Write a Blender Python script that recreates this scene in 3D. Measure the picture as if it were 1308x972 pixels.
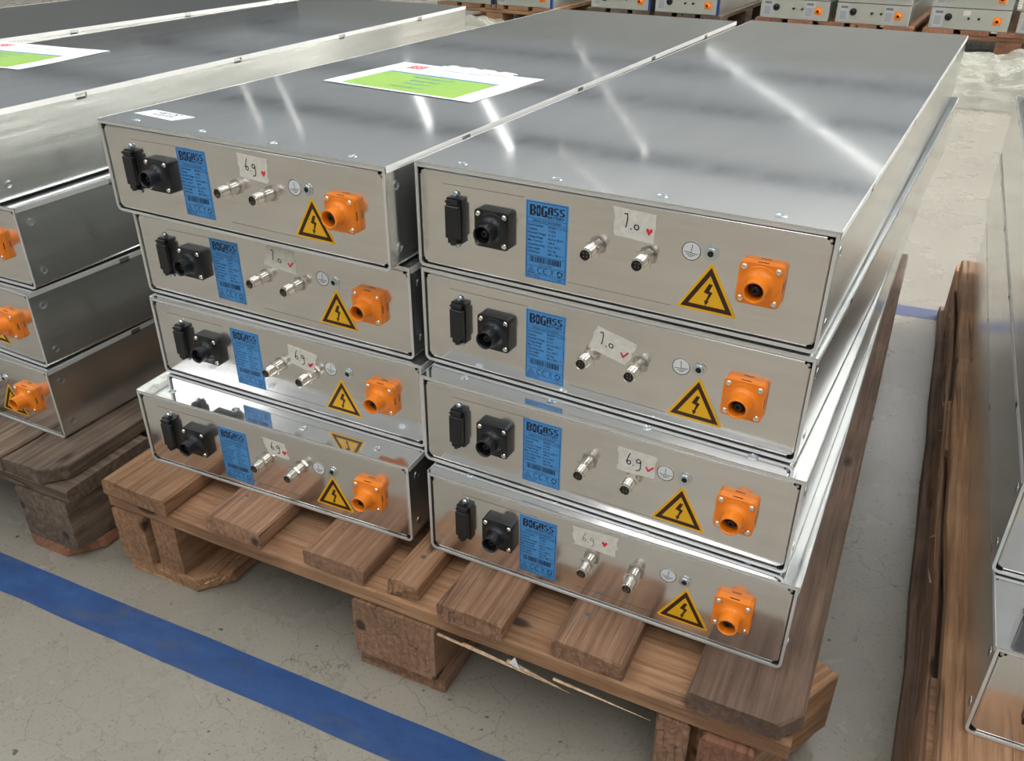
import bpy, bmesh, math, random
from mathutils import Vector, Matrix, noise
for o in list(bpy.data.objects): bpy.data.objects.remove(o, do_unlink=True)
C = bpy.context.scene.collection
random.seed(7)
# ------------------------------------------------------------------ camera
cam = bpy.data.cameras.new('camera'); camo = bpy.data.objects.new('camera', cam); C.objects.link(camo)
YAW, PITCH, ROLL = 0.503888, 0.520305, 0.006039
fw = Vector((-math.sin(YAW)*math.cos(PITCH), math.cos(YAW)*math.cos(PITCH), -math.sin(PITCH)))
rt = Vector((math.cos(YAW), math.sin(YAW), 0)); up = rt.cross(fw)
r2 = rt*math.cos(ROLL)+up*math.sin(ROLL); u2 = -rt*math.sin(ROLL)+up*math.cos(ROLL)
camo.matrix_world = Matrix.Translation((0.453264, -0.635925, 0.766641)) @ Matrix((r2, u2, -fw)).transposed().to_4x4()
cam.sensor_width = 36; cam.lens = 30.151; cam.clip_start = .02; cam.clip_end = 200
bpy.context.scene.camera = camo
# ------------------------------------------------------------------ world, exposure
w = bpy.data.worlds.new('world'); bpy.context.scene.world = w; w.use_nodes = True
w.node_tree.nodes['Background'].inputs[0].default_value = (.75, .85, 1, 1)
w.node_tree.nodes['Background'].inputs[1].default_value = 1.0
vs = bpy.context.scene.view_settings
vs.view_transform = 'Standard'; vs.look = 'None'; vs.gamma = 1; vs.use_curve_mapping = False; vs.exposure = -0.2
SKYLIGHT, LAMP, WINDOW = 4.9, 2.6, 12.5
ROOF_GLOW = .25                                                    # fill glow added to the unseen ceiling, lifts the lids and gaps
# ------------------------------------------------------------------ materials
M = {}
def mat(name, col, rough=.5, metal=0., emit=None, es=1., spec=None):
    m = bpy.data.materials.new(name); m.use_nodes = True
    b = m.node_tree.nodes['Principled BSDF']
    b.inputs['Base Color'].default_value = (*col, 1); b.inputs['Roughness'].default_value = rough; b.inputs['Metallic'].default_value = metal
    if spec is not None: b.inputs['Specular IOR Level'].default_value = spec
    if emit: b.inputs['Emission Color'].default_value = (*emit, 1); b.inputs['Emission Strength'].default_value = es
    M[name] = m; return m
def nodes(m):
    nt = m.node_tree
    def N(t, **k):
        n = nt.nodes.new(t)
        for a, v in k.items(): setattr(n, a, v)
        return n
    return nt, N, nt.links.new, nt.nodes['Principled BSDF']
def ramp(N, stops):
    r = N('ShaderNodeValToRGB'); e = r.color_ramp.elements
    while len(e) < len(stops): e.new(.5)
    for i, (p, c) in enumerate(stops):
        e[i].position = p; e[i].color = (*c, 1) if len(c) == 3 else c
    return r
def g(v): return (v, v, v)
def tex(N, L, scale, src='Object', st=(1, 1, 1), det=4, rough=.6, loc=(0, 0, 0)):
    tc = N('ShaderNodeTexCoord'); mp = N('ShaderNodeMapping'); n = N('ShaderNodeTexNoise')
    mp.inputs['Scale'].default_value = st; mp.inputs['Location'].default_value = loc
    n.inputs['Scale'].default_value = scale; n.inputs['Detail'].default_value = det; n.inputs['Roughness'].default_value = rough
    L(tc.outputs[src], mp.inputs[0]); L(mp.outputs[0], n.inputs[0]); return n
def aluminium(name, base, r0, r1, st, scale, bump=.02, bsc=3, bst=(1, 1, 1), metal=1., aniso=0., tan=(1, 0, 0)):
    m = mat(name, base, .2, metal); nt, N, L, b = nodes(m)
    if aniso:
        b.inputs['Anisotropic'].default_value = aniso; vt = N('ShaderNodeVectorTransform', vector_type='VECTOR', convert_from='OBJECT', convert_to='WORLD')
        vt.inputs[0].default_value = tan; L(vt.outputs[0], b.inputs['Tangent'])
    n = tex(N, L, scale, st=st, det=6); r = ramp(N, [(.35, g(r0)), (.7, g(r1))]); L(n.outputs[0], r.inputs[0]); L(r.outputs[0], b.inputs['Roughness'])
    c = ramp(N, [(.3, tuple(x*.9 for x in base)), (.7, base)]); n2 = tex(N, L, scale*.3, st=st); L(n2.outputs[0], c.inputs[0]); L(c.outputs[0], b.inputs['Base Color'])
    n3 = tex(N, L, bsc, st=bst, det=2); bm = N('ShaderNodeBump'); bm.inputs['Strength'].default_value = bump; bm.inputs['Distance'].default_value = .01
    L(n3.outputs[0], bm.inputs['Height']); L(bm.outputs[0], b.inputs['Normal']); return m
aluminium('lid_aluminium', (.84, .845, .85), .055, .085, (3, 1, 1), 9, .02, 1.6, (2, 1, 1), .94)
aluminium('side_aluminium', (.82, .83, .80), .17, .22, (1, 1, 30), 6, .04, 2.5, (1, 1, 1), .95, .88, (0, 0, 1))
aluminium('panel_aluminium', (.82, .795, .77), .11, .19, (1, 1, 25), 8, .05, 5, (1, 1, 1), .96)
aluminium('rim_aluminium', (.80, .80, .79), .3, .4, (1, 1, 1), 30, 0, metal=.45)
mat('cavity_shade', (.012, .012, .012), .7)  # near-black colour painted in for the shade inside gaps, notches and holes
mat('black_plastic', (.012, .013, .015), .33)
mat('orange_plastic', (1., .27, .015), .34)
mat('socket_dark', (.006, .006, .007), .3)
mat('nickel', (.82, .78, .72), .16, 1.)
mat('zinc', (.66, .72, .76), .25, 1.)
mat('gold_pin', (.85, .65, .3), .25, 1.)
mat('label_blue', (.085, .33, .72), .42)
mat('ink_blue', (.008, .018, .06), .5)
mat('ink_black', (.01, .01, .011), .5)
mat('ink_scribe', (.22, .18, .16), .5, .4)
mat('ink_pale', (.2, .2, .19), .6)
mat('red_marker', (.85, .03, .06), .5)
mat('sign_yellow', (.93, .50, .01), .4)
mat('sign_brown', (.045, .012, .004), .4)
mat('sticker_white', (.82, .84, .86), .45)
mat('paper', (.86, .87, .9), .55)
mat('paper_green', (.30, .51, .09), .5)
mat('paper_blue', (.05, .22, .48), .5)
mat('paper_red', (.75, .10, .14), .5)
mat('grey_label', (.55, .57, .62), .5)
mat('edge_blue', (.01, .05, .22), .4)
mat('rear_aluminium', (.62, .64, .60), .38, .85)
m = mat('masking_tape', (.80, .76, .68), .6)
nt, N, L, b = nodes(m); n = tex(N, L, 160, st=(1, 1, 1)); r = ramp(N, [(.3, (.72, .68, .60)), (.7, (.86, .83, .76))]); L(n.outputs[0], r.inputs[0]); L(r.outputs[0], b.inputs['Base Color'])
def wood(name, c0, c1, c2, rough=.72):
    m = mat(name, c1, rough); nt, N, L, b = nodes(m)
    inf = N('ShaderNodeObjectInfo'); tc = N('ShaderNodeTexCoord'); add = N('ShaderNodeVectorMath', operation='ADD'); sc = N('ShaderNodeVectorMath', operation='SCALE')
    L(inf.outputs['Random'], sc.inputs['Scale']); sc.inputs[0].default_value = (37, 11, 23); L(tc.outputs['Object'], add.inputs[0]); L(sc.outputs[0], add.inputs[1])
    mp = N('ShaderNodeMapping'); mp.inputs['Scale'].default_value = (34, 1.3, 34); L(add.outputs[0], mp.inputs[0])
    n = N('ShaderNodeTexNoise'); n.inputs['Scale'].default_value = 4; n.inputs['Detail'].default_value = 7; n.inputs['Roughness'].default_value = .74; n.inputs['Distortion'].default_value = .6; L(mp.outputs[0], n.inputs[0])
    wv = N('ShaderNodeTexWave', bands_direction='X'); wv.inputs['Scale'].default_value = 34; wv.inputs['Distortion'].default_value = 9; wv.inputs['Detail'].default_value = 3; wv.inputs['Detail Scale'].default_value = .7
    mp2 = N('ShaderNodeMapping'); mp2.inputs['Scale'].default_value = (1, .16, .8); L(add.outputs[0], mp2.inputs[0]); L(mp2.outputs[0], wv.inputs[0])
    r1 = ramp(N, [(.28, c0), (.5, c1), (.72, c2)]); L(n.outputs[0], r1.inputs[0])
    r2_ = ramp(N, [(0., g(.7)), (.5, g(1.))]); L(wv.outputs[0], r2_.inputs[0])
    mx = N('ShaderNodeMix', data_type='RGBA', blend_type='MULTIPLY'); mx.inputs[0].default_value = .45; L(r1.outputs[0], mx.inputs[6]); L(r2_.outputs[0], mx.inputs[7])
    # patches of dirt and knots
    n2 = N('ShaderNodeTexNoise'); n2.inputs['Scale'].default_value = 9; n2.inputs['Detail'].default_value = 4; L(add.outputs[0], n2.inputs[0])
    r3 = ramp(N, [(.38, g(.45)), (.6, g(1.))]); L(n2.outputs[0], r3.inputs[0])
    mx2 = N('ShaderNodeMix', data_type='RGBA', blend_type='MULTIPLY'); mx2.inputs[0].default_value = .6; L(mx.outputs[2], mx2.inputs[6]); L(r3.outputs[0], mx2.inputs[7])
    vo = N('ShaderNodeTexVoronoi'); mp3 = N('ShaderNodeMapping'); mp3.inputs['Scale'].default_value = (19, 8, 16); L(add.outputs[0], mp3.inputs[0]); L(mp3.outputs[0], vo.inputs[0]); vo.inputs['Scale'].default_value = 1
    r4 = ramp(N, [(.10, g(.22)), (.16, g(1.))]); L(vo.outputs['Distance'], r4.inputs[0])
    mx3 = N('ShaderNodeMix', data_type='RGBA', blend_type='MULTIPLY'); mx3.inputs[0].default_value = 1; L(mx2.outputs[2], mx3.inputs[6]); L(r4.outputs[0], mx3.inputs[7])
    mpc = N('ShaderNodeMapping'); mpc.inputs['Scale'].default_value = (30, .9, 12); L(add.outputs[0], mpc.inputs[0]); nc = N('ShaderNodeTexNoise'); nc.inputs['Scale'].default_value = 1.6; nc.inputs['Detail'].default_value = 1.5; L(mpc.outputs[0], nc.inputs[0])
    rc_ = ramp(N, [(.488, g(1.)), (.497, g(.25)), (.503, g(.25)), (.512, g(1.))]); L(nc.outputs[0], rc_.inputs[0])
    nm = N('ShaderNodeTexNoise'); nm.inputs['Scale'].default_value = 7; L(add.outputs[0], nm.inputs[0]); rm = ramp(N, [(.52, g(0.)), (.6, g(.85))]); L(nm.outputs[0], rm.inputs[0])
    mxc = N('ShaderNodeMix', data_type='RGBA', blend_type='MULTIPLY'); L(rm.outputs[0], mxc.inputs[0]); L(mx3.outputs[2], mxc.inputs[6]); L(rc_.outputs[0], mxc.inputs[7]); mx3 = mxc
    hs = N('ShaderNodeHueSaturation'); mr = N('ShaderNodeMapRange'); mr.inputs[3].default_value = .8; mr.inputs[4].default_value = 1.2; L(inf.outputs['Random'], mr.inputs[0]); L(mr.outputs[0], hs.inputs['Value']); L(mx3.outputs[2], hs.inputs['Color'])
    L(hs.outputs[0], b.inputs['Base Color'])
    bm = N('ShaderNodeBump'); bm.inputs['Strength'].default_value = .8; bm.inputs['Distance'].default_value = .003; L(n.outputs[0], bm.inputs['Height']); L(bm.outputs[0], b.inputs['Normal']); return m
wood('wood_brown', (.17, .080, .042), (.37, .20, .115), (.53, .33, .205))
wood('wood_umber', (.10, .058, .04), (.23, .14, .095), (.34, .22, .155))
wood('wood_orange', (.23, .10, .045), (.46, .245, .125), (.59, .37, .22))
wood('wood_grey', (.07, .045, .030), (.20, .14, .098), (.34, .25, .18))
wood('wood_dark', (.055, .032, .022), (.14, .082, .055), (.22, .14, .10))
wood('wood_red', (.22, .085, .045), (.40, .18, .10), (.52, .28, .17))
wood('wood_pale', (.45, .28, .15), (.66, .46, .28), (.80, .62, .42))
mat('nail_steel', (.16, .15, .14), .5, .6)
# concrete floor
m = mat('concrete', (.4, .38, .35), .4); nt, N, L, b = nodes(m)
n1 = tex(N, L, 1.3, det=8, rough=.65); r1 = ramp(N, [(.12, (.235, .210, .172)), (.88, (.395, .358, .298))]); L(n1.outputs[0], r1.inputs[0])
n2 = tex(N, L, 260, det=2); r2_ = ramp(N, [(.30, g(.55)), (.40, g(1.))]); L(n2.outputs[0], r2_.inputs[0])
mx = N('ShaderNodeMix', data_type='RGBA', blend_type='MULTIPLY'); mx.inputs[0].default_value = .8; L(r1.outputs[0], mx.inputs[6]); L(r2_.outputs[0], mx.inputs[7])
vo = N('ShaderNodeTexVoronoi', feature='DISTANCE_TO_EDGE'); tc = N('ShaderNodeTexCoord'); nd = tex(N, L, 14, det=4); ad = N('ShaderNodeMix', data_type='VECTOR') if False else N('ShaderNodeVectorMath', operation='MULTIPLY_ADD')
ad.inputs[1].default_value = (.06, .06, .06); L(nd.outputs['Color'], ad.inputs[0]); L(tc.outputs['Object'], ad.inputs[2]); L(ad.outputs[0], vo.inputs[0]); vo.inputs['Scale'].default_value = 20
r3 = ramp(N, [(.002, g(.5)), (.011, g(1.))]); L(vo.outputs['Distance'], r3.inputs[0]); n4 = tex(N, L, 2.2, det=3); r4 = ramp(N, [(.42, g(.1)), (.62, g(.9))]); L(n4.outputs[0], r4.inputs[0])
mx2 = N('ShaderNodeMix', data_type='RGBA', blend_type='MULTIPLY'); L(r4.outputs[0], mx2.inputs[0]); L(mx.outputs[2], mx2.inputs[6]); L(r3.outputs[0], mx2.inputs[7])
n5 = tex(N, L, 85, det=1); r5 = ramp(N, [(.235, g(.3)), (.265, g(1.))]); L(n5.outputs[0], r5.inputs[0])
mx3 = N('ShaderNodeMix', data_type='RGBA', blend_type='MULTIPLY'); mx3.inputs[0].default_value = 1; L(mx2.outputs[2], mx3.inputs[6]); L(r5.outputs[0], mx3.inputs[7]); L(mx3.outputs[2], b.inputs['Base Color'])
n6 = tex(N, L, 5, det=6); r6 = ramp(N, [(.1, g(.2)), (.9, g(.36))]); L(n6.outputs[0], r6.inputs[0]); L(r6.outputs[0], b.inputs['Roughness'])
bm = N('ShaderNodeBump'); bm.inputs['Strength'].default_value = .12; bm.inputs['Distance'].default_value = .002; L(n2.outputs[0], bm.inputs['Height']); L(bm.outputs[0], b.inputs['Normal'])
# floor tape
m = mat('floor_tape', (.03, .1, .32), .42); nt, N, L, b = nodes(m)
n1 = tex(N, L, 22, st=(1, 2, 1), det=7, rough=.7); r1 = ramp(N, [(.28, (.022, .062, .18)), (.5, (.028, .080, .235)), (.68, (.036, .105, .28)), (.8, (.13, .17, .20))]); L(n1.outputs[0], r1.inputs[0])
n2 = tex(N, L, 5, st=(1, 3, 1), det=8, rough=.75); r2_ = ramp(N, [(.52, g(0.)), (.66, g(.75))]); L(n2.outputs[0], r2_.inputs[0])
mx = N('ShaderNodeMix', data_type='RGBA'); L(r2_.outputs[0], mx.inputs[0]); L(r1.outputs[0], mx.inputs[6]); mx.inputs[7].default_value = (.10, .11, .12, 1); L(mx.outputs[2], b.inputs['Base Color'])
mat('worn_tape', (.085, .10, .21), .5)
# plastic film
m = mat('plastic_film', (.60, .60, .52), .14); nt, N, L, b = nodes(m); b.inputs['Transmission Weight'].default_value = .25; b.inputs['IOR'].default_value = 1.3
tr_ = N('ShaderNodeBsdfTransparent'); mxs = N('ShaderNodeMixShader'); mxs.inputs[0].default_value = .5; L(tr_.outputs[0], mxs.inputs[1]); L(b.outputs[0], mxs.inputs[2]); L(mxs.outputs[0], nt.nodes['Material Output'].inputs[0])
n1 = tex(N, L, 9, st=(1, 3, 1), det=3, rough=.5); bm = N('ShaderNodeBump'); bm.inputs['Strength'].default_value = 1.; bm.inputs['Distance'].default_value = .03; L(n1.outputs[0], bm.inputs['Height']); L(bm.outputs[0], b.inputs['Normal'])
mat('clear_tape', (.85, .85, .78), .3)
# hall
mat('roof_glow', (.70, .73, .76), .6, emit=(.85, .94, 1.), es=ROOF_GLOW); mat('lamp_housing', (.7, .7, .7), .5); mat('wall_paint', (.66, .66, .62), .6); mat('wall_dark', (.30, .305, .30), .6); mat('beam_steel', (.16, .18, .22), .5); mat('door_blue', (.06, .09, .17), .5)  # ceiling material carries an added fill glow, no lamp of its own
mat('skylight_fill', (.8, .8, .8), .5, emit=(.95, .975, 1.), es=SKYLIGHT)
mat('tube_light', (.9, .9, .9), .5, emit=(.97, 1., .98), es=LAMP); mat('tube_light_dim', (.9, .9, .9), .5, emit=(.97, 1., .98), es=LAMP*.3)  # dimmer copy for the rows with faint lid streaks
for k_, f_ in enumerate((1.9, 2.5, .2, .1)): mat('daylight_window_%d' % k_, (.8, .8, .8), .5, emit=(1., .985, .93), es=WINDOW*f_)   # nearer panes boosted to whiten the left stack's side, farther ones cut
mat('door_pane', (.8, .8, .8), .5, emit=(.9, .93, .88), es=.5)
# ------------------------------------------------------------------ mesh helpers
class MB:
    def __init__(s): s.v = []; s.f = []; s.sm = []
    def add(s, vs, fs, sm=False):
        o = len(s.v); s.v += [tuple(v) for v in vs]
        for f in fs: s.f.append([i+o for i in f]); s.sm.append(sm)
        return s
    def box(s, x0, x1, y0, y1, z0, z1):
        return s.add([(x0, y0, z0), (x1, y0, z0), (x1, y1, z0), (x0, y1, z0), (x0, y0, z1), (x1, y0, z1), (x1, y1, z1), (x0, y1, z1)],
                     [(0, 3, 2, 1), (4, 5, 6, 7), (0, 1, 5, 4), (1, 2, 6, 5), (2, 3, 7, 6), (3, 0, 4, 7)])
    def lathe(s, c, prof, n=20, ax='y', cap0=True, cap1=True, rot=0.):
        """prof: (r, a) along axis from centre c; rings around the axis"""
        def P(r, a, t):
            ca, sa = r*math.cos(t), r*math.sin(t)
            if ax == 'y': return (c[0]+ca, c[1]+a, c[2]+sa)
            if ax == 'z': return (c[0]+ca, c[1]-sa, c[2]+a)
            return (c[0]+a, c[1]+ca, c[2]+sa)
        for i in range(len(prof)-1):
            (r0, a0), (r1, a1) = prof[i], prof[i+1]
            vs = [P(r0, a0, 2*math.pi*k/n+rot) for k in range(n)]+[P(r1, a1, 2*math.pi*k/n+rot) for k in range(n)]
            s.add(vs, [(k, (k+1) % n, n+(k+1) % n, n+k) for k in range(n)], n > 8)
        if cap0: s.add([P(*prof[0], 2*math.pi*k/n+rot) for k in range(n)], [tuple(range(n))[::-1]])
        if cap1: s.add([P(*prof[-1], 2*math.pi*k/n+rot) for k in range(n)], [tuple(range(n))])
        return s
    def prism(s, poly, y0, y1):
        n = len(poly)
        s.add([(x, y0, z) for x, z in poly], [tuple(range(n))])
        s.add([(x, y1, z) for x, z in poly], [tuple(range(n))[::-1]])
        return s.add([(x, y0, z) for x, z in poly]+[(x, y1, z) for x, z in poly], [(k, n+k, n+(k+1) % n, (k+1) % n) for k in range(n)])
    def flat(s, poly, y):
        return s.add([(x, y, z) for x, z in poly], [tuple(range(len(poly)))])
    def ribbon(s, pts, wd, y):
        for i in range(len(pts)-1):
            a, b_ = Vector(pts[i]), Vector(pts[i+1]); d = b_-a
            if d.length < 1e-7: continue
            d.normalize(); nn = Vector((-d.y, d.x))*wd/2; a = a-d*wd*.25; b_ = b_+d*wd*.25
            s.flat([a-nn, b_-nn, b_+nn, a+nn], y)
        return s
    def mesh(s, name, m, bev=0, seg=1, recalc=False):
        me = bpy.data.meshes.new(name); me.from_pydata(s.v, [], s.f); me.materials.append(M[m])
        for p, q in zip(me.polygons, s.sm): p.use_smooth = q
        bm = bmesh.new(); bm.from_mesh(me)
        if recalc or bev: bmesh.ops.recalc_face_normals(bm, faces=bm.faces)
        if bev:
            bmesh.ops.bevel(bm, geom=[e for e in bm.edges if not e.is_boundary and e.calc_face_angle(0) > .5], offset=bev, segments=seg, affect='EDGES', clamp_overlap=True)
        bm.to_mesh(me); bm.free(); me.update(); return me
def part(name, me, parent=None, loc=(0, 0, 0), rz=0., label=None, kind=None, scale=None):
    o = bpy.data.objects.new(name, me); C.objects.link(o); o.location = loc; o.rotation_euler = (0, 0, rz)
    if parent: o.parent = parent
    if label: o['label'] = label
    if kind: o['kind'] = kind
    if scale: o.scale = scale
    return o
def thing(name, label, cat, loc=(0, 0, 0), rz=0., group=None, me=None):
    o = bpy.data.objects.new(name, me); C.objects.link(o); o.location = loc; o.rotation_euler = (0, 0, rz)
    o['label'] = label; o['category'] = cat
    if group: o['group'] = group
    return o
def text_mb(mb, txt, x, z, size, y, bold=0., sx=1., align='LEFT', fit=None, fith=None):
    cu = bpy.data.curves.new('txt', 'FONT'); cu.body = txt; cu.size = 1; cu.offset = bold; cu.align_x = align; cu.resolution_u = 2
    to = bpy.data.objects.new('txt', cu); C.objects.link(to); dg = bpy.context.evaluated_depsgraph_get(); dg.update()
    me = to.evaluated_get(dg).to_mesh()
    if fit:
        xs = [v.co.x for v in me.vertices]; zs = [v.co.y for v in me.vertices]; x0, z0 = min(xs), min(zs)
        mb.add([(x+(v.co.x-x0)/(max(xs)-x0)*fit, y, z+(v.co.y-z0)/(max(zs)-z0)*fith) for v in me.vertices], [tuple(p.vertices) for p in me.polygons])
    else: mb.add([(x+v.co.x*size*sx, y, z+v.co.y*size) for v in me.vertices], [tuple(p.vertices) for p in me.polygons])
    to.evaluated_get(dg).to_mesh_clear(); bpy.data.objects.remove(to); bpy.data.curves.remove(cu)
# ------------------------------------------------------------------ hall (structure)
def struct(name, mb, m):
    o = part(name, mb.mesh(name, m), kind='structure'); return o
X0, X1, Y0, Y1, ZC = -28, 7, -12, 31, 5.5
struct('floor', MB().add([(X0, Y0, 0), (X1, Y0, 0), (X1, Y1, 0), (X0, Y1, 0)], [(0, 1, 2, 3)]), 'concrete')
struct('ceiling', MB().box(X0, X1, Y0, Y1, ZC, ZC+.2), 'roof_glow')
struct('wall_back', MB().box(X0, X1, Y1, Y1+.2, 0, ZC), 'wall_paint')
struct('wall_front', MB().box(X0, X1, Y0-.2, Y0, 0, ZC), 'wall_paint')
struct('wall_left', MB().box(X0-.2, X0, Y0, Y1, 0, ZC), 'wall_dark')
struct('wall_right', MB().box(X1, X1+.2, Y0, Y1, 0, ZC), 'wall_paint')
wn = 0
for k in range(4):                                            # window band of the right wall
    y = 3.2+k*5.5; wn += 1
    f = part('window_%d' % wn, MB().box(X1-.06, X1-.001, y, y+4.9, 2.2, 5.1).mesh('window_frame', 'beam_steel'), kind='structure')
    part('pane', MB().box(X1-.09, X1-.06, y+.08, y+4.82, 2.28, 5.02).mesh('pane', 'daylight_window_%d' % k), f)
sk = MB().box(-.8, .8, -2, 2, -.03, 0).mesh('skylight_pane', 'skylight_fill'); skf = MB()
for a in ((-.9, -.8, -2.1, 2.1), (.8, .9, -2.1, 2.1), (-.8, .8, -2.1, -2), (-.8, .8, 2, 2.1)): skf.box(*a, -.08, 0)
skf = skf.mesh('skylight_frame', 'beam_steel')
for (x, y) in [(-.3, 9.4), (-7, -5), (-1, -5), (4, -5), (-13, -4), (-5, 4), (1.5, 3.2), (1.6, -1.6), (-3.2, -1.2)]:  # some near the front are added, unseen, to brighten module fronts and near floor
    wn += 1
    f = part('window_%d' % wn, skf, kind='structure', loc=(x, y, ZC-.001)); part('pane', sk, f)
bn = 0
for k in range(8):                                            # roof beams
    bn += 1; y = -10+k*5.4
    struct('trim_%d' % bn, MB().box(X0+.01, X1-.01, y-.09, y+.09, ZC-.22, ZC-.002), 'beam_steel')
LG = 'long tube lights hung in rows under the roof'
for i, (xa, ya, xb, yb, wd) in enumerate([(-13.4, 28.9, -5.75, 16.3, .16), (-8.8, 29.8, -1.15, 17.0, .16), (-12.4, 20.5, -8.2, 15.0, .2), (-15.6, 21.7, -10.9, 16.0, .22), (-18.2, 18.8, -13.1, 14.1, .16), (-20, 19, -14.2, 14., .16), (-7.4, 15.6, -4.4, 12.2, .10)]):
    Lh = math.hypot(xb-xa, yb-ya); wd *= .65; mx_, my_ = (xa+xb)/2, (ya+yb)/2; a = math.atan2(yb-ya, xb-xa)
    t = thing('tube_light', 'white tube light row under the roof, seen only as a streak in the lids', 'lamp', (mx_, my_, ZC-.46), a, LG)
    part('housing', MB().box(-Lh/2, Lh/2, -wd/2-.03, wd/2+.03, .03, .10).mesh('housing', 'lamp_housing', .005), t)
    part('tube', MB().box(-Lh/2+.05, Lh/2-.05, -wd/2, wd/2, 0, .03).mesh('tube', 'tube_light' if i in (1, 3, 2) else 'tube_light_dim'), t)
# sliding door on the far side, mirrored in the left lid
# ------------------------------------------------------------------ aluminium battery modules
W, H, LEN, GAP = .375, .1008, 1.1278, .0015
DECK = .144
FY = .0014                                                    # panel face, set back behind the rim
def make_shell():
    mb = MB(); t = .0024; R = .0065
    out = [(0, H-.0014), (0, R)]; inn = [(t, H-.0014), (t, R)]
    for k in range(1, 7):
        a = math.pi/2*k/6; out.append((R-R*math.cos(a), R-R*math.sin(a))); inn.append((R-(R-t)*math.cos(a), R-(R-t)*math.sin(a)))
    out += [(W-x, z) for x, z in out[::-1]]; inn += [(W-x, z) for x, z in inn[::-1]]
    n = len(out)
    for y, fl in ((0, 0), (LEN, 1)):
        mb.add([(x, y, z) for x, z in out]+[(x, y, z) for x, z in inn], [((k, k+1, n+k+1, n+k) if not fl else (n+k, n+k+1, k+1, k))[::1] for k in range(n-1)])
    for P_, q in ((out, 0), (inn, 1)):
        mb.add([(x, 0, z) for x, z in P_]+[(x, LEN, z) for x, z in P_], [(k, k+1, n+k+1, n+k) for k in range(n-1)], False)
    return mb
ME = {}
sm = make_shell(); ME['shell'] = sm.mesh('shell', 'side_aluminium', recalc=True)
# bright cut edge of the shell
mb = MB(); 
def rim_poly():
    t = .0026; R = .0065; out = [(0, H-.0014), (0, R)]; inn = [(t, H-.0014), (t, R)]
    for k in range(1, 7):
        a = math.pi/2*k/6; out.append((R-R*math.cos(a), R-R*math.sin(a))); inn.append((R-(R-t)*math.cos(a), R-(R-t)*math.sin(a)))
    return out+[(W-x, z) for x, z in out[::-1]], inn+[(W-x, z) for x, z in inn[::-1]]
o_, i_ = rim_poly(); n = len(o_)
mb.add([(x, -.0006, z) for x, z in o_]+[(x, -.0006, z) for x, z in i_]+[(x, .0005, z) for x, z in o_]+[(x, .0005, z) for x, z in i_],
       [(k, k+1, n+k+1, n+k) for k in range(n-1)]+[(n+k, n+k+1, 3*n+k+1, 3*n+k) for k in range(n-1)]+[(2*n+k, 2*n+k+1, k+1, k) for k in range(n-1)])
ME['rim'] = mb.mesh('rim', 'rim_aluminium', recalc=True)
# lid: plate with side lips broken by notches, front lip
mb = MB(); mb.box(-.0002, W+.0002, -.0004, LEN, H-.0014, H)
LID = mb.mesh('lid', 'lid_aluminium')
mb = MB(); mb.box(.0026, W-.0026, -.0002, .0012, H-.0046, H-.0014)
ME['front_lip'] = mb.mesh('front_lip', 'rim_aluminium', .0003)
cuts = [.139, .418, .68, .938]
comb = [(.001, H-.0062)]
for c in cuts: comb += [(c-.008, H-.0062), (c-.008, H-.0016), (c+.008, H-.0016), (c+.008, H-.0062)]
comb += [(LEN, H-.0062), (LEN, H+.0001), (.001, H+.0001)]
for s_, x0, x1 in (('l', -.0011, -.0003), ('r', W+.0003, W+.0011)):
    mb = MB(); n = len(comb)
    for x in (x0, x1):
        vs_ = [(x, y, z) for y, z in comb]; o = len(mb.v); mb.v += vs_
        mb.f.append([o+k for k in range(n)]); mb.sm.append(False)
    mb.f += [[k, (k+1) % n, n+(k+1) % n, n+k] for k in range(n)]; mb.sm += [False]*n
    ME['side_lip_'+s_] = mb.mesh('side_lip', 'rim_aluminium', recalc=True)
ME['slot'] = MB().box(-.0001, .0006, -.0066, .0066, -.0020, 0).mesh('slot', 'cavity_shade')  # dark strip painted in for the shade in a lip notch
ME['shade_plate'] = MB().box(.003, W-.003, .009, .012, .003, H-.0048).mesh('shade_plate', 'cavity_shade')  # dark plate painted in for the shade behind the panel gap
ME['back'] = MB().box(.003, W-.003, LEN-.004, LEN-.002, .003, H-.002).mesh('back', 'panel_aluminium')
# front panel with rolled edges and corner relief notches
def panel():
    mb = MB(); x0, x1, z0, z1 = .0031, W-.0031, .0032, H-.0052; R = .0024; q = .0034
    face = [(x0+R+q, z0+R), (x1-R-q, z0+R), (x1-R-q*.3, z0+R+q*.3), (x1-R, z0+R+q), (x1-R, z1-R-q), (x1-R-q*.3, z1-R-q*.3), (x1-R-q, z1-R), (x0+R+q, z1-R), (x0+R+q*.3, z1-R-q*.3), (x0+R, z1-R-q), (x0+R, z0+R+q), (x0+R+q*.3, z0+R+q*.3)]
    mb.flat(face, FY)
    def roll(a, b_, nx, nz):
        K = 5; vs = []
        for k in range(K+1):
            t = math.pi/2*k/K
            for p in (a, b_): vs.append((p[0]+nx*R*math.sin(t), FY+R*(1-math.cos(t)), p[1]+nz*R*math.sin(t)))
        for p in (a, b_): vs.append((p[0]+nx*R, FY+R+.004, p[1]+nz*R))
        mb.add(vs, [(2*k, 2*k+1, 2*k+3, 2*k+2) for k in range(K+1)], True)
    roll(face[0], face[1], 0, -1); roll(face[3], face[4], 1, 0); roll(face[6], face[7], 0, 1); roll(face[9], face[10], -1, 0)
    return mb
ME['panel'] = panel().mesh('panel', 'panel_aluminium')
mb = MB().lathe((0, 0, 0), [(.0016, .001), (.0017, -.0014), (.0008, -.002)], 10)
ME['corner_tab'] = mb.mesh('corner_tab', 'rim_aluminium', recalc=True)
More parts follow.
